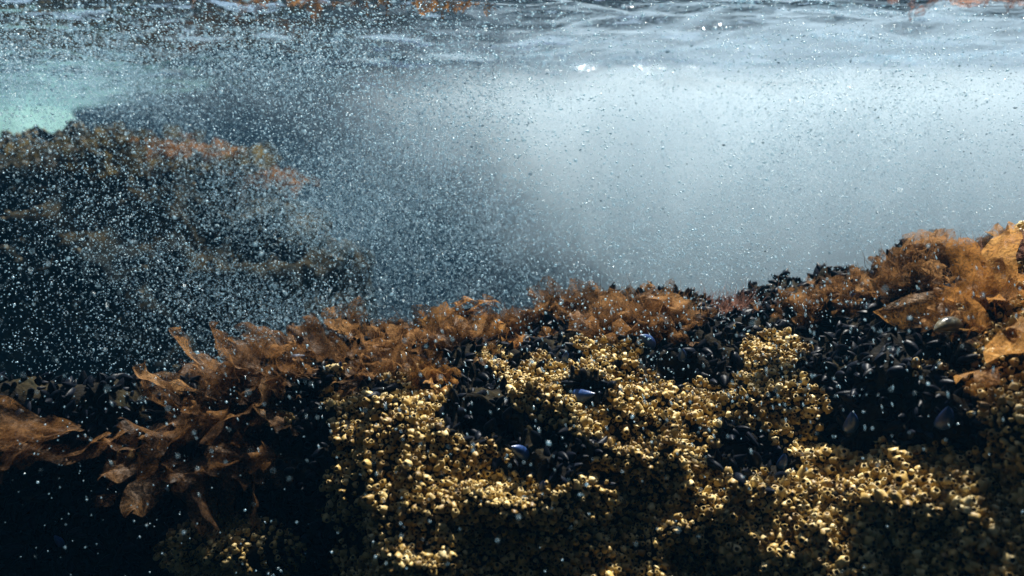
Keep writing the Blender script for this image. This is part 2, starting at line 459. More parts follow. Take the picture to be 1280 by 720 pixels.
gap = vnoise(GP * 16 + 70)                          # bare creases between the heaps
bsel = infr & ~mmask & (gap > -2)
bi = scatter(20000, 0.0062, bsel)
extra = scatter(4200, 0.0105, bsel & (vnoise(GP * 30 + 11) > -0.05))   # a second storey on the heaps
print("barnacles", len(bi), len(extra))
B = []
for src, lift in ((bi, 0.0), (extra, 1.0)):
    for i in src:
        s = (0.0028 + 0.0031 * rng.random() ** 1.6) * (1 + 0.25 * (GPX[i] > 900) * (GPY[i] > 560))
        p = GP[i] + GN[i] * (lift * 0.006)
        B.append((p, tilt(GN[i], 0.45), s, rng.random() * 6.28, int(rng.integers(NB)), s / GD[i], GPX[i], GPY[i]))
view = [k for k, b in enumerate(B) if 0 < b[6] < 1280 and b[7] < 720]
view.sort(key=lambda k: -B[k][5])
hero_b = set(view[:300])
BREG = [  # patches of barnacles
    (292, 690, "small golden barnacle on the isolated dim mound low at the left", "barnacles on the dim lower left mound"),
    (340, 530, "yellow barnacle peeping from under brown weed among black mussels", "barnacles under the left seaweed"),
    (470, 560, "dull olive gold barnacle on the shaded slope left of the central black mussels", "barnacles on the left part of the slope"),
    (480, 670, "dim brown barnacle low on the shaded lower left slope", "barnacles low on the left slope"),
    (760, 470, "bright cream barnacle in the sunlit patch round the lone dark mussel", "barnacles in the bright central patch"),
    (960, 440, "pale barnacle in the bright patch between the two black mussel masses", "barnacles in the bright patch right of centre"),
    (610, 650, "golden barnacle on the heap below the central mussel hollow", "barnacles on the lower central heap"),
    (790, 610, "golden barnacle on the heap right of the hollow with blue mussels", "barnacles on the middle lower heap"),
    (890, 680, "yellow barnacle at the bottom edge right of centre", "barnacles at the bottom right of centre"),
    (1060, 620, "golden barnacle on the slope under the right mussel mass", "barnacles on the lower right slope"),
    (1220, 470, "golden barnacle beneath the orange weed at the right edge", "barnacles under the right seaweed"),
    (450, 500, "small olive gold barnacle at the top left of the slope below the sagging weed", "barnacles at the top left of the slope"),
    (560, 610, "ochre barnacle on the slope straight below the left mussel cluster", "barnacles below the left mussel cluster"),
    (700, 690, "golden barnacle at the bottom edge just right of the middle", "barnacles at the bottom middle"),
    (870, 540, "cream barnacle under the tongue of black mussels", "barnacles under the mussel tongue"),
    (850, 620, "golden barnacle left of the lower black hollow and beneath it", "barnacles left of the lower hollow"),
    (970, 640, "golden barnacle straight below the lower black hollow", "barnacles below the lower hollow"),
    (1000, 700, "golden barnacle at the bottom edge below the lower black hollow", "barnacles at the bottom below the hollow"),
    (1090, 690, "dim gold barnacle at the bottom edge right of the centre of the right slope", "barnacles at the bottom of the right slope"),
    (1140, 590, "golden barnacle below the large dull blue mussel", "barnacles below the dull blue mussel"),
    (1250, 540, "golden barnacle at the right edge right of the large dull blue mussel", "barnacles at the right edge"),
    (1240, 600, "dim gold barnacle at the right edge halfway down the barnacle slope", "barnacles halfway down the right edge"),
    (1160, 650, "dim gold barnacle inward from the lower right corner", "barnacles inward from the lower right corner"),
    (1220, 660, "dim greenish gold barnacle in the lower right corner", "barnacles in the lower right corner")]
def region(px, py):
    return min(BREG, key=lambda r: (r[0] - px) ** 2 + 1.6 * (r[1] - py) ** 2)
def mats(p, n, s, yaw):
    q = frame(n, yaw)
    return np.array(q.to_matrix()) * s, np.array(p)
def merge(items, base):
    Vs, Fs, o = [], [], 0
    for (Mx, p, k) in items:
        V, F = base[k]
        Vs.append(V @ Mx.T + p); Fs.append(F + o); o += len(V)
    return np.concatenate(Vs), np.concatenate(Fs)
rest, restp = [], []
for k, (p, n, s, yaw, v, _, px, py) in enumerate(B):
    hs = 0.8 + 0.7 * ((k * 37) % 11) / 11
    if k in hero_b:
        r = region(px, py)
        n = tilt(n * 0.8 + np.array((0, -0.45, 0.35)), 0.3)
        o = bpy.data.objects.new("barnacle", B_shell[v]); col.objects.link(o)
        o.location = p; o.rotation_mode = 'QUATERNION'; o.rotation_quaternion = frame(n, yaw); o.scale = (s, s, s * hs)
        tag(o, r[2], "barnacle", r[3])
        c = bpy.data.objects.new("operculum", B_op[v]); col.objects.link(c); c.parent = o
    else:
        n = tilt(n * 0.8 + np.array((0, -0.45, 0.35)), 0.3)
        Mx, pp = mats(p, n, s, yaw)
        Mx = Mx @ np.diag((1, 1, hs))
        rest.append((Mx, pp, v))
V, F = merge(rest, [(b[0], b[1]) for b in BL_])
bc = mesh_np("barnacle_crust", V, F); bc.materials.append(M_barn); bc.materials.append(M_oper)
bc.polygons.foreach_set('material_index', np.tile(np.repeat([0, 0, 0, 0, 1], 6), len(rest)).astype(np.int32))
tag(link("barnacle_crust", bc), "crust of countless tiny golden barnacles covering the reef slope", "barnacles", kind="stuff")

# ------------------------------------------------------------------ mussels
def valve(nt_, nf, side, seed=0):
    """one valve: pointed umbo at z=0, broad lip at z=1 (unit length), bulging towards +x or -x"""
    t = (np.linspace(0, 1, nt_)) ** 0.8
    W = 0.26 * np.sin(np.pi * np.clip(t, 0, 1) ** 0.62) ** 0.75 * (0.85 + 0.25 * t) + 0.004
    W[-1] = 0.03
    Cc = 0.10 * np.sin(np.pi * t * 0.8) - 0.04                      # the shell's curve
    D = 0.19 * np.sin(np.pi * np.clip(t, 0, 1) ** 0.75) ** 0.7 + 0.004
    D = D * (1 + 0.035 * np.sin(t * 40))
    ph = np.linspace(-np.pi / 2, np.pi / 2, nf)
    V = np.stack([side * D[:, None] * np.cos(ph)[None] + side * 0.004, Cc[:, None] + W[:, None] * np.sin(ph)[None], t[:, None] + 0 * ph[None]], -1)
    F = grid_faces(nt_, nf)
    return V.reshape(-1, 3), F if side > 0 else F[:, ::-1]
def mus_mesh(side, mat, hi=True):
    V, F = valve(*( (15, 9) if hi else (8, 5)), side)
    m = mesh_np("valve", V, F); m.materials.append(mat); return m
MUSM = {n: (mus_mesh(1, m), mus_mesh(-1, m)) for n, m in (("k", M_mus), ("b", M_mblue), ("o", M_moliv), ("p", M_mpale))}
lo = [valve(6, 4, 1), valve(6, 4, -1)]
loV = np.concatenate([lo[0][0], lo[1][0]]); loF = np.concatenate([lo[0][1], lo[1][1] + len(lo[0][0])])

def place_mussel(p, q, L, kind, label, group):
    e = bpy.data.objects.new("mussel", None); col.objects.link(e)
    e.empty_display_size = 0.01
    e.location = p; e.rotation_mode = 'QUATERNION'; e.rotation_quaternion = q; e.scale = (L, L, L)
    tag(e, label, "mussel", group)
    for m in MUSM[kind]:
        c = bpy.data.objects.new("valve", m); col.objects.link(c); c.parent = e
    return e
def axis_q(zdir, flat):
    """long axis along zdir, broad side turned to flat"""
    z = Vector(zdir).normalized(); x = Vector(flat); x = (x - z * x.dot(z)).normalized(); y = z.cross(x)
    return Matrix((x, y, z)).transposed().to_quaternion()

# mussels one can single out: px,py, length, screen direction (dx,dy up), kind, label
HERO = [
    (806, 434, .034, (-0.9, 0.35), "b", "bright blue mussel jutting from the black mass above the sunlit barnacles"),
    (722, 486, .034, (1, 0.12), "b", "blue black mussel lying alone in the sunlit central barnacles"),
    (748, 492, .024, (0.2, 1), "k", "small black mussel standing against the right end of the lone blue black one"),
    (679, 600, .017, (0.3, 1), "b", "small bright blue mussel low in the central hollow"),
    (652, 566, .030, (-0.8, 0.5), "b", "dark blue mussel at the upper left of the central hollow"),
    (668, 548, .028, (-0.6, 0.8), "k", "arched black mussel over the central hollow with a pale rim"),
    (853, 442, .024, (-0.1, 1), "b", "dusty blue mussel upright among the black mussels right of the bright blue one"),
    (858, 420, .026, (-0.9, 0.3), "k", "black mussel with a glinting edge behind the dusty blue mussel"),
    (1190, 415, .042, (-0.85, -0.45), "o", "long olive brown mussel lying aslant under the right seaweed"),
    (1174, 518, .036, (0.05, 1), "b", "large dull blue mussel upright beside barnacles at the right"),
    (1066, 525, .034, (0.1, 1), "b", "dim blue mussel in the shade below the right mussel mass"),
    (976, 582, .024, (0.1, 1), "b", "rounded blue grey mussel at the right end of the lower black hollow"),
    (936, 570, .034, (-0.7, 0.7), "k", "long black mussel with a pale edge in the lower black hollow"),
    (926, 590, .026, (-0.8, 0.4), "k", "black mussel lowest in the lower black hollow"),
    (372, 452, .028, (1, 0.05), "p", "grey mussel poking through the brown weed at the left"),
    (1062, 374, .024, (0.9, 0.3), "b", "pale blue mussel just under the weed at the right centre"),
    (610, 528, .026, (0.6, 0.8), "k", "black mussel with a curved sheen in the cluster left of the bright patch"),
    (420, 458, .018, (0.5, 0.8), "b", "tiny blue mussel at the left end of the barnacle slope"),
    (535, 482, .026, (0.9, -0.3), "k", "dark mussel lying below the small orange weed"),
    (640, 518, .026, (0.5, 0.9), "k", "upright black mussel at the left border of the bright patch"),
    (675, 458, .022, (0.7, 0.6), "k", "black mussel at the top left of the bright patch"),
    (704, 446, .022, (0.2, 1), "b", "dark blue mussel in a notch at the top of the bright patch"),
    (1000, 412, .026, (-0.9, -0.1), "k", "black mussel reaching over the pale barnacles right of centre"),
    (83, 672, .022, (-0.2, 1), "b", "dim blue mussel alone in the dark lower left"),
]
occ = []
for px, py, L, d2, kind, lab in HERO:
    p, n = surf(px, py)
    dirw = np.array((d2[0], 0.0, d2[1])) + np.array((0, -0.35, 0.1)) + 0.25 * n
    dirw /= np.linalg.norm(dirw)
    q = axis_q(dirw, (-0.3, -0.75, 0.6))
    c = p + n * L * 0.36 - dirw * L * 0.5 + np.array((0, -0.004, 0))
    place_mussel(c, q, L, kind, lab, None if True else None)
    occ.append((c + dirw * L * 0.5, L * 1.5))

msel = infr & mmask
mi = scatter(6500, 0.0088, msel)
print("mussels", len(mi))
Ms = []
for i in mi:
    L = 0.012 + 0.019 * rng.random() ** 1.7
    n = tilt(GN[i] * 0.7 + np.array((0.25, -0.2, -0.1)), 0.5)
    p = GP[i] - n * L * 0.42
    if any(((p[0] - c[0]) ** 2 + (p[1] - c[1]) ** 2 + (p[2] - c[2]) ** 2) < (0.5 * l + 0.006) ** 2 for c, l in occ): L *= 0.55; p = GP[i] - n * L * 0.4
    Ms.append((p, n, L, L / GD[i], GPX[i], GPY[i]))
viewm = [k for k, m in enumerate(Ms) if 0 < m[4] < 1280 and m[5] < 720]
viewm.sort(key=lambda k: -Ms[k][3])
hero_m = set(viewm[:270])
MREG = [
    (100, 620, "black mussel in the deep shade of the lower left rock face", "mussels in the dark lower left"),
    (60, 530, "black mussel under the single swept weed blades at the far left", "mussels under the swept blades"),
    (60, 690, "black mussel in the very bottom left corner of the rock", "mussels in the bottom left corner"),
    (190, 640, "black mussel in deep shade left of the dim barnacle mound", "mussels left of the dim mound"),
    (390, 540, "black mussel along the left border of the barnacle slope", "mussels along the slope border"),
    (390, 670, "black mussel right of the dim barnacle mound", "mussels right of the dim mound"),
    (330, 620, "black mussel in the shade between the left weed and the dim barnacle mound", "mussels below the left weed"),
    (300, 460, "black mussel under the brown weed on the left part of the crest", "mussels under the left crest weed"),
    (560, 430, "black mussel in the dark band under the brown weed left of centre", "mussels under the central weed"),
    (600, 512, "black mussel in the cluster left of the sunlit barnacle patch", "mussels left of the bright patch"),
    (690, 572, "black mussel in the hollow below the sunlit barnacle patch", "mussels in the central hollow"),
    (760, 402, "black mussel on the crest just above the sunlit barnacles", "mussels on the crest above the bright patch"),
    (865, 445, "black mussel in the tongue between the two sunlit barnacle patches", "mussels between the bright patches"),
    (930, 400, "black mussel on the bare dark stretch of crest right of centre", "mussels on the bare crest"),
    (940, 572, "black mussel in the small hollow low at the right of centre", "mussels in the lower hollow"),
    (1090, 400, "black mussel in the broad dark mass under the right weed", "mussels in the right mass"),
    (1080, 490, "black mussel in the lower end of the broad dark mass at the right", "mussels at the foot of the right mass"),
    (1180, 530, "black mussel in the dark pocket round the large dull blue one", "mussels in the right pocket")]
rest = []
for k, (p, n, L, _, px, py) in enumerate(Ms):
    q = frame(n, rng.random() * 6.28)
    if k in hero_m:
        r = min(MREG, key=lambda r: (r[0] - px) ** 2 + 1.6 * (r[1] - py) ** 2)
        place_mussel(p, q, L, "k", r[2], r[3])
    else:
        rest.append((np.array(q.to_matrix()) * L, np.array(p), 0))
V, F = merge(rest, [(loV, loF)])
tag(link("mussel_bed", mesh_np("mussel_bed", V, F), M_mus), "bed of countless small black mussels packed over the dark rock", "mussels", kind="stuff")

# ------------------------------------------------------------------ seaweed
def frond_mesh(name, L, W, seed, nl=16, nw=9, ruff=0.35, bend=0.8, freq=3.0, mat=None, lobes=True):
    r = np.random.default_rng(seed)
    t = np.linspace(0, 1, nl)[:, None]; s = np.linspace(-1, 1, nw)[None]
    prof = np.clip(np.sin(np.pi * np.clip(t * 0.955 + 0.04, 0, 1)), 0, 1) ** 0.55 * (0.45 + 0.6 * t)
    p1, p2, p3 = r.random(3) * 6.28
    edge = 1 + (0.10 * np.sin(t * 17 + p1) + 0.07 * np.sin(t * 31 + p2 + s)) * (1 if lobes else 0.3)
    x = s * W * prof * edge
    ang = bend * t
    fr_ = freq * 2 * np.pi
    ru = ruff * W * (np.abs(s) ** 1.4) * (np.sin(t * fr_ + p3 + s * 1.2) + 0.5 * np.sin(t * fr_ * 2.3 + p1)) * (0.3 + t)
    ru = ru + 0.25 * ruff * W * np.sin(s * 5 + p2) * t
    y = L * (np.sin(ang) / max(bend, 1e-3)) * 0 + np.where(True, L * t * np.sin(ang), 0) + ru * np.cos(ang)
    z = L * t * np.cos(ang) - ru * np.sin(ang) + 0.06 * L * np.sin(s * 3 + p1) * t
    x = x + 0.12 * L * np.sin(t * 3 + p2) * t
    V = np.stack([x, y + 0 * s, z], -1).reshape(-1, 3)
    m = mesh_np(name, V, grid_faces(nl, nw))
    if mat: m.materials.append(mat)
    return m
def fan_mesh(name, Rr, seed, mat, k=5, ruf=0.22, cup=0.5, na=26, nr=9):
    """round ruffled fan blade, like a lettuce leaf"""
    r = np.random.default_rng(seed)
    th = np.linspace(-2.0, 2.0, na)[:, None]; q = np.linspace(0.03, 1, nr)[None]
    p = r.random(4) * 6.28
    er = 1 + 0.14 * np.sin(th * 3.1 + p[0]) + 0.07 * np.sin(th * 7.3 + p[1]) + 0.03 * np.sin(th * 17 + p[3])
    rr = q * er * Rr
    y = cup * Rr * q ** 2 * (0.6 + 0.4 * np.sin(th + p[2])) + ruf * Rr * q ** 1.8 * (np.sin(th * k + p[2]) + 0.45 * np.sin(th * k * 2.3 + p[1]))
    z = rr * (np.cos(th) * 0.9 + 0.35)
    V = np.stack([rr * np.sin(th), y, z], -1).reshape(-1, 3)
    m = mesh_np(name, V, grid_faces(na, nr)); m.materials.append(mat)
    return m
def frond_set(mat, tagname):
    short = [frond_mesh("frond", 0.026, 0.009, 100 + k, nl=22, nw=9, ruff=0.60, bend=1.6, freq=3.6, mat=mat) for k in range(5)]
    wide = [fan_mesh("frond", 0.015, 200 + k, mat, k=4 + k % 3) for k in range(5)]
    short = short[:2] + [fan_mesh("frond", 0.0085, 250 + k, mat, k=5 + k % 2, ruf=0.3) for k in range(5)]
    long_ = [frond_mesh("frond", 0.060, 0.016, 300 + k, nl=22, nw=11, ruff=0.22, bend=0.6, freq=1.6, mat=mat, lobes=False) for k in range(4)]
    return {"s": short, "w": wide, "l": long_}
FR = {"n": frond_set(M_weed, "n"), "o": frond_set(M_orange, "o"), "p": frond_set(M_pink, "p"), "g": frond_set(M_green, "g")}
FMAT = {"n": M_weed, "o": M_orange, "p": M_pink, "g": M_green}

def filaments(n, spread, length, dirv, mat, seed, wd=0.0007):
    """fine branching threads of a tuft: thin three-sided strands"""
    r = np.random.default_rng(seed)
    Vs, Fs, o = [], [], 0
    for _ in range(n):
        b = np.array((r.normal() * spread, r.normal() * spread * 0.6, -0.004))
        d = np.array(dirv) + r.normal(size=3) * 0.75
        d /= np.linalg.norm(d); d[2] = abs(d[2])
        L = length * (0.5 + 0.8 * r.random())
        k = 6
        c1 = r.normal(size=3) * 0.35
        pts = []
        for i in range(k):
            t = i / (k - 1)
            pts.append(b + d * L * t + c1 * L * t * t + 0.05 * L * np.sin(t * 9 + r.random()) * np.array((1, 0.4, 0.3)))
        for i, p in enumerate(pts):
            w_ = wd * (1.15 - i / k)
            for a_ in (0, 2.09, 4.19):
                Vs.append(p + w_ * np.array((math.cos(a_), math.sin(a_), 0)))
        for i in range(k - 1):
            for a_ in range(3):
                Fs.append((o + i * 3 + a_, o + i * 3 + (a_ + 1) % 3, o + (i + 1) * 3 + (a_ + 1) % 3, o + (i + 1) * 3 + a_))
        o += 3 * k
    m = mesh_np("filaments", np.array(Vs), np.array(Fs)); m.materials.append(mat)
    return m

def clump(pos, nrm, label, mat="n", n=14, kinds="sw", spread=(0.022, 0.012), size=1.0, lean=(-0.5, -0.1, 0.75), jitter=0.55, fil=60, fl=0.025, group=None, follow=False):
    e = bpy.data.objects.new("seaweed", None); col.objects.link(e)
    e.empty_display_size = 0.01; e.location = pos
    tag(e, label, "seaweed", group)
    pos = np.array(pos)
    n = int(n * 3.4)
    for k in range(n):
        kind = kinds[k % len(kinds)]
        m = FR[mat][kind][int(rng.integers(len(FR[mat][kind])))]
        o = bpy.data.objects.new("frond", m); col.objects.link(o); o.parent = e
        off = np.array((rng.normal() * spread[0] * 1.25, rng.normal() * spread[1] * 1.2 - 0.006, 0.0))
        if follow:                                   # sit on the reef under it
            j = np.argmin((GP[:, 0] - pos[0] - off[0]) ** 2 + (GP[:, 1] - pos[1] - off[1]) ** 2 + 1e3 * (vid < 2.2))
            off[2] = GP[j, 2] - pos[2]
        off[2] = np.clip(off[2], -0.03, 0.03) - 0.003
        o.location = off
        d = np.array(lean) + rng.normal(size=3) * jitter
        d[2] = max(d[2], -0.1) if lean[2] > 0 else d[2]
        q = Vector((0, 0, 1)).rotation_difference(Vector(d).normalized()) @ Quaternion((0, 0, 1), rng.random() * 6.28)
        o.rotation_mode = 'QUATERNION'; o.rotation_quaternion = q
        s = (1.2 if kind == 'l' else 1.38) * size * (0.55 + 0.8 * rng.random()); o.scale = (s, s, s)
    if fil:
        c = link("filaments", filaments(int(fil * 2.4), spread[0] * 1.1, fl * size, lean, FMAT[mat], int(rng.integers(1e6))), None, e)
        c["kind"] = "stuff"
    return e

CL = [  # px, py, label, kw
    (1268, 312, "reddish brown weed tuft at the very right end of the crest", dict(mat="p", n=16, spread=(.02, .02), size=1.0, lean=(-.2, 0, .9))),
    (1240, 372, "large ruffled orange brown weed hanging at the right edge", dict(mat="o", n=20, kinds="wsl", spread=(.03, .016), size=1.2, lean=(-.4, -.6, .1))),
    (1118, 352, "brown frilly weed in the dip between the two right hand tufts", dict(n=16, spread=(.022, .014), size=1.1)),
    (1138, 338, "high brown puff of weed at the middle of the right hand crest", dict(n=14, spread=(.018, .012), size=1.25, lean=(-.1, 0, .9))),
    (1200, 395, "low brown weed skirt above the long olive mussel", dict(n=8, kinds="ws", spread=(.014, .01), size=1.0, lean=(-.3, -.5, .3))),
    (1262, 400, "broad smooth orange weed curtain above the right barnacles", dict(mat="o", n=10, kinds="wl", spread=(.028, .014), size=1.45, lean=(0, -.6, -.5), fil=10)),
    (1160, 342, "curled brown weed on the crest with a rounded fold", dict(n=18, kinds="ws", spread=(.026, .014), size=1.1)),
    (1205, 325, "tan weed tuft on the high crest beside the reddish one", dict(n=16, spread=(.026, .014), size=1.05, mat="n")),
    (1068, 358, "bushy tan weed at the left end of the right hand crest", dict(n=20, spread=(.026, .014), size=1.1)),
    (1018, 376, "low ruffled weed with a pale curl where the crest drops", dict(n=14, spread=(.022, .012), size=.9)),
    (905, 388, "thin pinkish fuzzy weed on the low bare crest", dict(mat="p", n=7, kinds="s", spread=(.025, .01), size=.95, fil=160, fl=.034, lean=(0, 0, 1))),
    (828, 392, "brown weed tuft at the right end of the central fringe", dict(n=16, spread=(.024, .014), size=1.4, lean=(.1, 0, .9))),
    (775, 396, "feathery brown weed right of the middle of the fringe", dict(n=16, spread=(.026, .014), size=1.4, lean=(-.2, 0, .9), fil=120)),
    (715, 400, "feathery weed at the start of the taller central fringe", dict(n=16, spread=(.026, .014), size=1.4, lean=(-.3, 0, .9), fil=120)),
    (655, 412, "reddish folded weed in the middle of the fringe", dict(n=16, spread=(.026, .014), size=1.35, mat="n")),
    (600, 418, "amber weed lying low in the fringe left of the middle", dict(n=16, spread=(.028, .014), size=1.35, mat="o", lean=(-.8, -.1, .5))),
    (545, 428, "brown fluffy weed above the small orange dome", dict(n=18, spread=(.028, .016), size=1.35)),
    (490, 430, "tall dusky brown weed mound at the left of the fringe", dict(n=22, spread=(.028, .02), size=1.35, kinds="sws")),
    (470, 462, "dusky brown weed sagging over the top of the barnacle slope", dict(n=16, spread=(.024, .01), size=1.15, lean=(-.3, -.5, .35))),
    (548, 466, "small orange weed dome on the barnacles", dict(mat="o", n=8, kinds="w", spread=(.009, .006), size=.95, lean=(0, -.5, .5), jitter=.3, fil=0)),
    (405, 440, "brown weed streaming left from the crest beside the grey mussel", dict(n=16, kinds="ls", spread=(.026, .014), size=1.05, lean=(-1, -.1, .35), jitter=.3)),
    (350, 462, "amber brown weed blanket draped over the left crest", dict(n=20, kinds="lws", spread=(.03, .014), size=1.1, lean=(-1, -.3, .2), jitter=.3)),
    (290, 485, "broad brown weed sheet sloping down the left crest", dict(n=20, kinds="lw", spread=(.028, .016), size=1.15, lean=(-.9, -.5, .0), jitter=.3)),
    (255, 520, "overlapping oval brown weed blades hanging on the left face", dict(n=12, kinds="l", spread=(.022, .008), size=1.15, lean=(-.55, -.5, -.7), jitter=.2, fil=0)),
    (335, 545, "drooping olive brown weed flap over the dark left rock", dict(mat="n", n=12, kinds="lw", spread=(.016, .008), size=1.2, lean=(-.6, -.5, -.7), jitter=.25, fil=0)),
    (150, 508, "single swept brown weed blade trailing down left in the dark", dict(n=2, kinds="l", spread=(.008, .005), size=1.5, lean=(-.8, -.2, -.6), jitter=.1, fil=0)),
    (95, 505, "faint brown weed lying flat at the far left of the crest", dict(n=3, kinds="l", spread=(.016, .01), size=1.1, lean=(-1, 0, .1), jitter=.15, fil=0)),
    (250, 468, "dim brown weed wisp standing on the left crest", dict(n=8, kinds="s", spread=(.012, .01), size=1.0, lean=(-.3, 0, .9), fil=50)),
]
for px, py, lab, kw in CL:
    p, n = surf(px, py)
    clump(p + n * (0.030 if px < 400 and py > 500 else 0.006), n, lab, follow=True, **kw)

# ------------------------------------------------------------------ far boulder on the left, with its own weed
nu, nv = 200, 120
th = np.linspace(0, 2 * np.pi, nu); ph = np.linspace(0, np.pi * 0.62, nv)
T, P_ = np.meshgrid(th, ph, indexing='ij')
def boulder(name, c, rad, seed, label, cat="rock"):
    dirs = np.stack([np.sin(P_) * np.cos(T), np.sin(P_) * np.sin(T), np.cos(P_)], -1)
    sq = np.sign(dirs) * np.abs(dirs) ** 0.8
    V = sq * np.array(rad)
    nz = 1 - np.abs(vnoise(V * 5.5 + seed + 8))
    V = V + dirs * (0.08 * (nz - 0.6) + 0.085 * fbm(V * 7 + seed, 4))[..., None]
    V[-1] = V[0]
    V = V + np.array(c)
    o = link(name, mesh_np(name, V.reshape(-1, 3), grid_faces(nu, nv)[:, ::-1]), M_far)
    tag(o, label, cat)
    return o, V.reshape(-1, 3), dirs.reshape(-1, 3)
bo, BV, BN = boulder("boulder", (-1.42, 2.55, -1.00), (0.98, 0.55, 0.98), 3.0, "large blurred boulder behind bubbles at the left with golden growth on top")
bo2, BV2, BN2 = boulder("boulder", (-2.05, 2.2, -0.79), (0.5, 0.35, 0.68), 21.0, "round dark boulder head at the far left edge")
for lab, px, py, mt, s in (("brown weed on top of the far boulder", 215, 168, "n", 1.9), ("golden weed patch on the shoulder of the far boulder", 265, 205, "g", 2.0),
                           ("amber weed at the right end of the far boulder top", 310, 190, "g", 1.5), ("olive weed on the saddle between the two far boulders", 110, 195, "g", 2.4),
                           ("brown tuft lower left on the far boulder", 135, 215, "g", 1.6), ("golden brown weed lowest on the right shoulder of the far boulder", 330, 225, "n", 1.8),
                           ("olive weed just below the brown crown of the far boulder", 200, 210, "g", 1.9), ("ochre weed capping the round boulder at the left edge", 35, 185, "g", 2.4), ("dark tuft at the middle of the far boulder top", 165, 170, "g", 2.2)):
    bx, by, bd = proj(BV if px > 90 else BV2)
    VV = BV if px > 90 else BV2
    c = np.argsort((bx - px) ** 2 + (by - py) ** 2)[:8]; i = c[np.argmin(bd[c])]
    clump(VV[i], None, lab, mat=mt, n=16, spread=(.07, .04), size=s, lean=(-.2, -.3, .7), fil=50)
# pale barnacle specks on the boulder, one crust
cand = rng.choice(len(BV), 4200, replace=False)
keep = [i for i in cand if BN[i][1] < 0.3 and rng.random() < 0.25 + 0.5 * (vnoise(BV[i] * 9 + 31) > 0)]
M_fbarn = textured("boulder_barnacles", 9, [(0.3, (0.03, 0.03, 0.018)), (0.6, (0.10, 0.08, 0.035)), (0.8, (0.20, 0.15, 0.07))], 0.8, 0.5, 100, 0.003)
V, F = merge([(mats(BV[i], BN[i], 0.005 + 0.007 * rng.random(), 0)[0], BV[i], int(rng.integers(NB))) for i in keep], [(b[0], b[1]) for b in BL_])
c = link("barnacle_crust", mesh_np("barnacle_crust", V, F), M_fbarn, bo); tag(c, "golden barnacle crust on the boulder", kind="stuff")

# weed tufts standing in for reflections in the surface along the top
for lab, px, py, Yd, mt in (("dark brown weed standing in for a surface reflection left of centre", 360, 2, 1.62, "n"), ("brown weed standing in for a surface reflection above the bubbles", 450, 0, 1.60, "n"),
                            ("orange brown weed standing in for a reflection at the top", 560, 2, 1.62, "o"), ("reddish weed standing in for a reflection at the top right corner", 1245, 4, 1.62, "p")):
    p = unproj(px, py, Yd)
    clump(p + np.array((0, 0, 0.015)), None, lab, mat=mt, n=18, kinds="sl", spread=(.06, .03), size=.6, lean=(-.8, 0, -.15), fil=160)
# ------------------------------------------------------------------ bubbles
def ico():
    V = np.array([(1, 0, 0), (-1, 0, 0), (0, 1, 0), (0, -1, 0), (0, 0, 1), (0, 0, -1)], float)
    F = np.array([(0, 2, 4), (2, 1, 4), (1, 3, 4), (3, 0, 4), (2, 0, 5), (1, 2, 5), (3, 1, 5), (0, 3, 5)])
    return V, F
oV, oF = ico()
tV = np.array([(1, 1, 1), (1, -1, -1), (-1, 1, -1), (-1, -1, 1)]) * 0.72
tF = np.array([(0, 1, 2), (0, 3, 1), (0, 2, 3), (1, 3, 2)])
def bubbles(name, P, S, D, stretch, label, bV=oV, bF=oF):
    """P points, S radii, D streak directions"""
    n = len(P)
    z = D / np.linalg.norm(D, axis=1, keepdims=True)
    a = np.cross(z, np.array((0.0, 1.0, 0.01))); a /= np.linalg.norm(a, axis=1, keepdims=True)
    b_ = np.cross(z, a)
    V = P[:, None] + S[:, None, None] * (bV[None, :, 0:1] * a[:, None] + bV[None, :, 1:2] * b_[:, None] + bV[None, :, 2:3] * z[:, None] * stretch[:, None, None])
    F = bF[None] + len(bV) * np.arange(n)[:, None, None]
    o = link(name, mesh_np(name, V.reshape(-1, 3), F.reshape(-1, 3)), M_bub)
    tag(o, label, "bubbles", kind="stuff")
    return o
# blobs of the cloud: centre (layout px,py,Y), radii (m), count
BL = [
    (500, 230, 1.60, (.30, .35, .16), 76000),
    (430, 330, 1.60, (.22, .30, .15), 40000),
    (620, 290, 1.75, (.30, .35, .16), 70000),
    (250, 250, 1.50, (.42, .45, .22), 15000),
    (150, 350, 1.30, (.45, .45, .25), 5500),
    (200, 70, 1.70, (.55, .40, .09), 30000),
    (480, 100, 1.80, (.40, .40, .12), 34000),
    (900, 180, 1.80, (.60, .45, .22), 64000),
    (1050, 280, 1.80, (.50, .40, .18), 60000),
    (750, 120, 1.90, (.50, .40, .12), 30000),
    (1150, 170, 2.00, (.45, .30, .16), 34000),
    (70, 88, 1.60, (.34, .30, .045), 60000),
    (330, 110, 1.70, (.30, .30, .07), 14000),
]
Ps = []
for px, py, Yc, rad, cnt in BL:
    c = unproj(px, py, Yc)
    Ps.append(c + rng.normal(size=(cnt, 3)) * np.array(rad))
Ps.append(np.stack([rng.uniform(-1.6, 1.6, 5000), rng.uniform(0.85, 2.2, 5000), rng.uniform(-0.5, 0.25, 5000)], -1))
Ps = np.concatenate(Ps)
swz = WATER_Z - 0.085
ok = (Ps[:, 1] > 0.5) & (Ps[:, 2] < swz)
Ps = Ps[ok]
# thin the cloud by a turbulent field so that it has wisps
wq = np.stack([fbm(Ps * 2.0 + 5, 2), fbm(Ps * 2.0 + 25, 2), fbm(Ps * 2.0 + 45, 2)], -1)
dens = fbm((Ps + 0.22 * wq) * np.array((2.6, 2.6, 4.5)), 3)
Ps = Ps[rng.random(len(Ps)) < np.clip(0.60 + 1.15 * dens, 0.06, 1)]
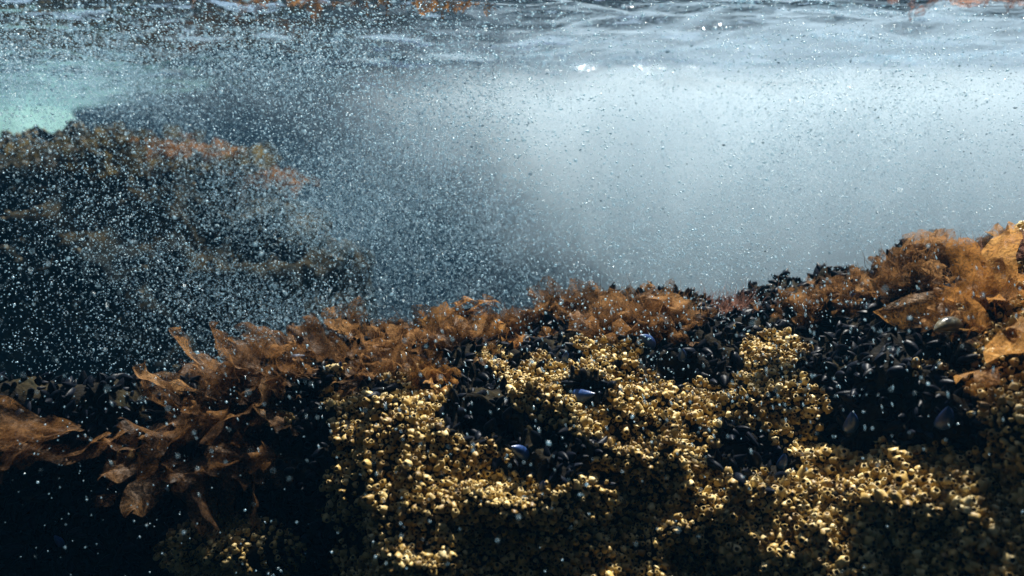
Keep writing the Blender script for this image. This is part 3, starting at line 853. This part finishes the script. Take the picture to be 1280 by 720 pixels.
# none inside the reef
px_, py_, _ = proj(Ps)
hx = np.argsort(GP[:, 0]);
n = len(Ps)
print("bubbles", n)
S = np.clip(rng.lognormal(math.log(0.00066), 0.40, n), 0.0003, 0.0022)
up = np.clip((Ps[:, 2] + 0.05) / 0.3, 0, 1)
st = 1.1 + 0.5 * rng.random(n) + 1.6 * up * rng.random(n)
D = np.stack([0.9 + 0 * S, 0.2 * rng.normal(size=n), 0.40 * np.tanh(Ps[:, 0] * 2 - 0.3) + (0.15 + 0.6 * (1 - up)) * rng.normal(size=n)], -1)
big = S > 0.0010
bubbles("bubble_mist", Ps[~big], S[~big] * 1.15, D[~big], st[~big], "fine mist of the tiniest white bubbles behind the reef crest", tV, tF)
Ps, S, D, st = Ps[big], S[big], D[big], st[big]
bubbles("bubble_swarm", Ps, S, D, st, "dense swarm of tiny white air bubbles drifting over the reef")
# falling streaks close over the mussels
n = 900
c = np.stack([rng.uniform(-0.45, 0.75, n), rng.uniform(0.7, 1.2, n), rng.uniform(-0.32, -0.12, n)], -1)
bubbles("bubble_specks", c, 0.00045 + 0.0004 * rng.random(n), np.stack([-0.35 + 0.15 * rng.normal(size=n), 0 * rng.random(n), 1 + 0 * rng.random(n)], -1),
        2.0 + 2.5 * rng.random(n), "sparse slanting bubble specks crossing in front of the mussels")

# bright bubbles in streaks under the surface, placed to imitate sun glints
n = 50000
c = np.stack([rng.uniform(-2.4, 2.6, n), 1.45 + 1.5 * rng.random(n), 0 * rng.random(n)], -1)
fk = fbm(np.stack([c[:, 0] * 1.6, c[:, 1] * 9, c[:, 0] * 0], -1), 3)
c = c[rng.random(n) < np.clip(fk * 1.3 - 0.1, 0.015, 0.8)]; n = len(c)
c[:, 2] = WATER_Z + 0.037 * fbm(np.stack([c[:, 0] * 1.1, c[:, 1] * 3.3, c[:, 0] * 0], -1), 3) + 0.028 * fbm(np.stack([c[:, 0] * 3.5, c[:, 1] * 13, c[:, 0] * 0 + 6.4], -1), 3) - 0.004
bubbles("glint_bubbles", c, np.clip(rng.lognormal(math.log(0.0013), 0.4, n), 0.0005, 0.004), np.stack([1 + 0 * c[:, 0], 0 * c[:, 0], -0.2 + 0.2 * rng.normal(size=n)], -1), 1.2 + 1.5 * rng.random(n), "bright bubble streaks standing in for sun glints under the sea surface")

# single larger bubbles, each an object
import bmesh
bm = bmesh.new(); bmesh.ops.create_icosphere(bm, subdivisions=2, radius=1.0)
me = bpy.data.meshes.new("air_bubble"); bm.to_mesh(me); bm.free()
for p_ in me.polygons: p_.use_smooth = True
me.materials.append(M_bub)
n = 0
while n < 75:
    px, py = rng.uniform(0, 1280), rng.uniform(20, 700)
    Yd = rng.uniform(0.75, 1.25)
    p = unproj(px, py, Yd)
    if py > 380:
        j = np.argmin((GPX - px) ** 2 + (GPY - py) ** 2)
        if Yd > GP[j, 1] - 0.05 or rng.random() > 0.5: continue
    if p[2] > 0.2: continue
    if py < 340 and px > 560 and rng.random() < 0.5: continue
    o = bpy.data.objects.new("air_bubble", me); col.objects.link(o)
    s = 0.0008 + 0.0010 * rng.random() ** 2
    o.location = p; o.scale = (s * 1.25, s, s); o.rotation_euler = (0, rng.uniform(-.6, .6), 0)
    if py > 380: tag(o, "bright round air bubble hanging before the dark reef", "bubble", "larger bubbles before the reef")
    elif px < 420: tag(o, "bright round air bubble before the dark water at the left", "bubble", "larger bubbles at the left")
    else: tag(o, "bright round air bubble before the pale bubble cloud", "bubble", "larger bubbles before the cloud")
    n += 1

# ------------------------------------------------------------------ bubble cloud: milky water full of micro-bubbles
def box(name, lo_, hi_):
    bm = bmesh.new(); bmesh.ops.create_cube(bm, size=1.0)
    for v in bm.verts:
        v.co = Vector([lo_[k] + (v.co[k] + 0.5) * (hi_[k] - lo_[k]) for k in range(3)])
    m = bpy.data.meshes.new(name); bm.to_mesh(m); bm.free()
    o = bpy.data.objects.new(name, m); col.objects.link(o); return o
cl = box("bubble_cloud", (-3.6, 2.35, -1.7), (4.6, 4.1, WATER_Z - 0.07))
tag(cl, "milky cloud of micro bubbles hanging behind the reef", "bubbles", kind="stuff")
m, nt, out = new_mat("bubble_cloud")
L = nt.links.new
geo = N(nt, "ShaderNodeNewGeometry")
sp = N(nt, "ShaderNodeSeparateXYZ"); L(geo.outputs["Position"], sp.inputs[0])
# lower limit of the cloud rises to the left
mr = N(nt, "ShaderNodeMapRange", interpolation_type='SMOOTHSTEP')
mr.inputs["From Min"].default_value = -0.85; mr.inputs["From Max"].default_value = 1.25
mr.inputs["To Min"].default_value = -0.05; mr.inputs["To Max"].default_value = -1.25
L(sp.outputs[0], mr.inputs["Value"])
ml = N(nt, "ShaderNodeMapRange", interpolation_type='SMOOTHSTEP')
ml.inputs["From Min"].default_value = -1.1; ml.inputs["From Max"].default_value = -1.4
ml.inputs["To Min"].default_value = 0.0; ml.inputs["To Max"].default_value = 0.11
L(sp.outputs[0], ml.inputs["Value"])
al = N(nt, "ShaderNodeMath", operation='ADD'); L(mr.outputs[0], al.inputs[0]); L(ml.outputs[0], al.inputs[1])
su = N(nt, "ShaderNodeMath", operation='SUBTRACT'); L(sp.outputs[2], su.inputs[0]); L(al.outputs[0], su.inputs[1])
no = N(nt, "ShaderNodeTexNoise", i_Scale=1.5, i_Detail=3.0, i_Distortion=0.35); L(geo.outputs["Position"], no.inputs["Vector"])
ma = N(nt, "ShaderNodeMath", operation='MULTIPLY_ADD'); ma.inputs[1].default_value = 1.1; 
sb = N(nt, "ShaderNodeMath", operation='SUBTRACT'); sb.inputs[1].default_value = 0.5
L(no.outputs[0], sb.inputs[0]); L(sb.outputs[0], ma.inputs[0]); L(su.outputs[0], ma.inputs[2])
m2 = N(nt, "ShaderNodeMapRange", interpolation_type='SMOOTHSTEP')
m2.inputs["From Min"].default_value = 0.0; m2.inputs["From Max"].default_value = 0.95
m2.inputs["To Min"].default_value = 0.0; m2.inputs["To Max"].default_value = 1.0
L(ma.outputs[0], m2.inputs["Value"])
pv = N(nt, "ShaderNodeVolumePrincipled"); pv.inputs["Color"].default_value = (0.70, 0.82, 0.90, 1)
pv.inputs["Anisotropy"].default_value = 0.1
dn = N(nt, "ShaderNodeMapRange", interpolation_type='SMOOTHSTEP')
dn.inputs["From Min"].default_value = -1.3; dn.inputs["From Max"].default_value = 1.0
dn.inputs["To Min"].default_value = 0.3; dn.inputs["To Max"].default_value = 2.5
L(sp.outputs[0], dn.inputs["Value"])
mu = N(nt, "ShaderNodeMath", operation='MULTIPLY'); L(m2.outputs[0], mu.inputs[0]); L(dn.outputs[0], mu.inputs[1])
nb = N(nt, "ShaderNodeTexNoise", i_Scale=4.2, i_Detail=4.0, i_Roughness=0.62, i_Distortion=0.8); L(geo.outputs["Position"], nb.inputs["Vector"])
mb = N(nt, "ShaderNodeMapRange", interpolation_type='SMOOTHSTEP')
mb.inputs["From Min"].default_value = 0.34; mb.inputs["From Max"].default_value = 0.66
mb.inputs["To Min"].default_value = 0.25; mb.inputs["To Max"].default_value = 1.9
L(nb.outputs[0], mb.inputs["Value"])
m3 = N(nt, "ShaderNodeMath", operation='MULTIPLY'); L(mu.outputs[0], m3.inputs[0]); L(mb.outputs[0], m3.inputs[1])
L(m3.outputs[0], pv.inputs["Density"])
L(pv.outputs[0], out.inputs["Volume"])
cl.data.materials.append(m)

# ------------------------------------------------------------------ haze: the sea water itself
hz = box("haze", (-7.4, -3.4, -3.6), (7.4, 10.2, 3.4))
tag(hz, "faintly blue sea water filling the whole scene", kind="stuff")
m, nt, out = new_mat("sea_water")
pv = N(nt, "ShaderNodeVolumePrincipled")
pv.inputs["Color"].default_value = (0.035, 0.17, 0.33, 1)
pv.inputs["Density"].default_value = 0.022
pv.inputs["Anisotropy"].default_value = 0.2
nt.links.new(pv.outputs[0], out.inputs["Volume"])
hz.data.materials.append(m)
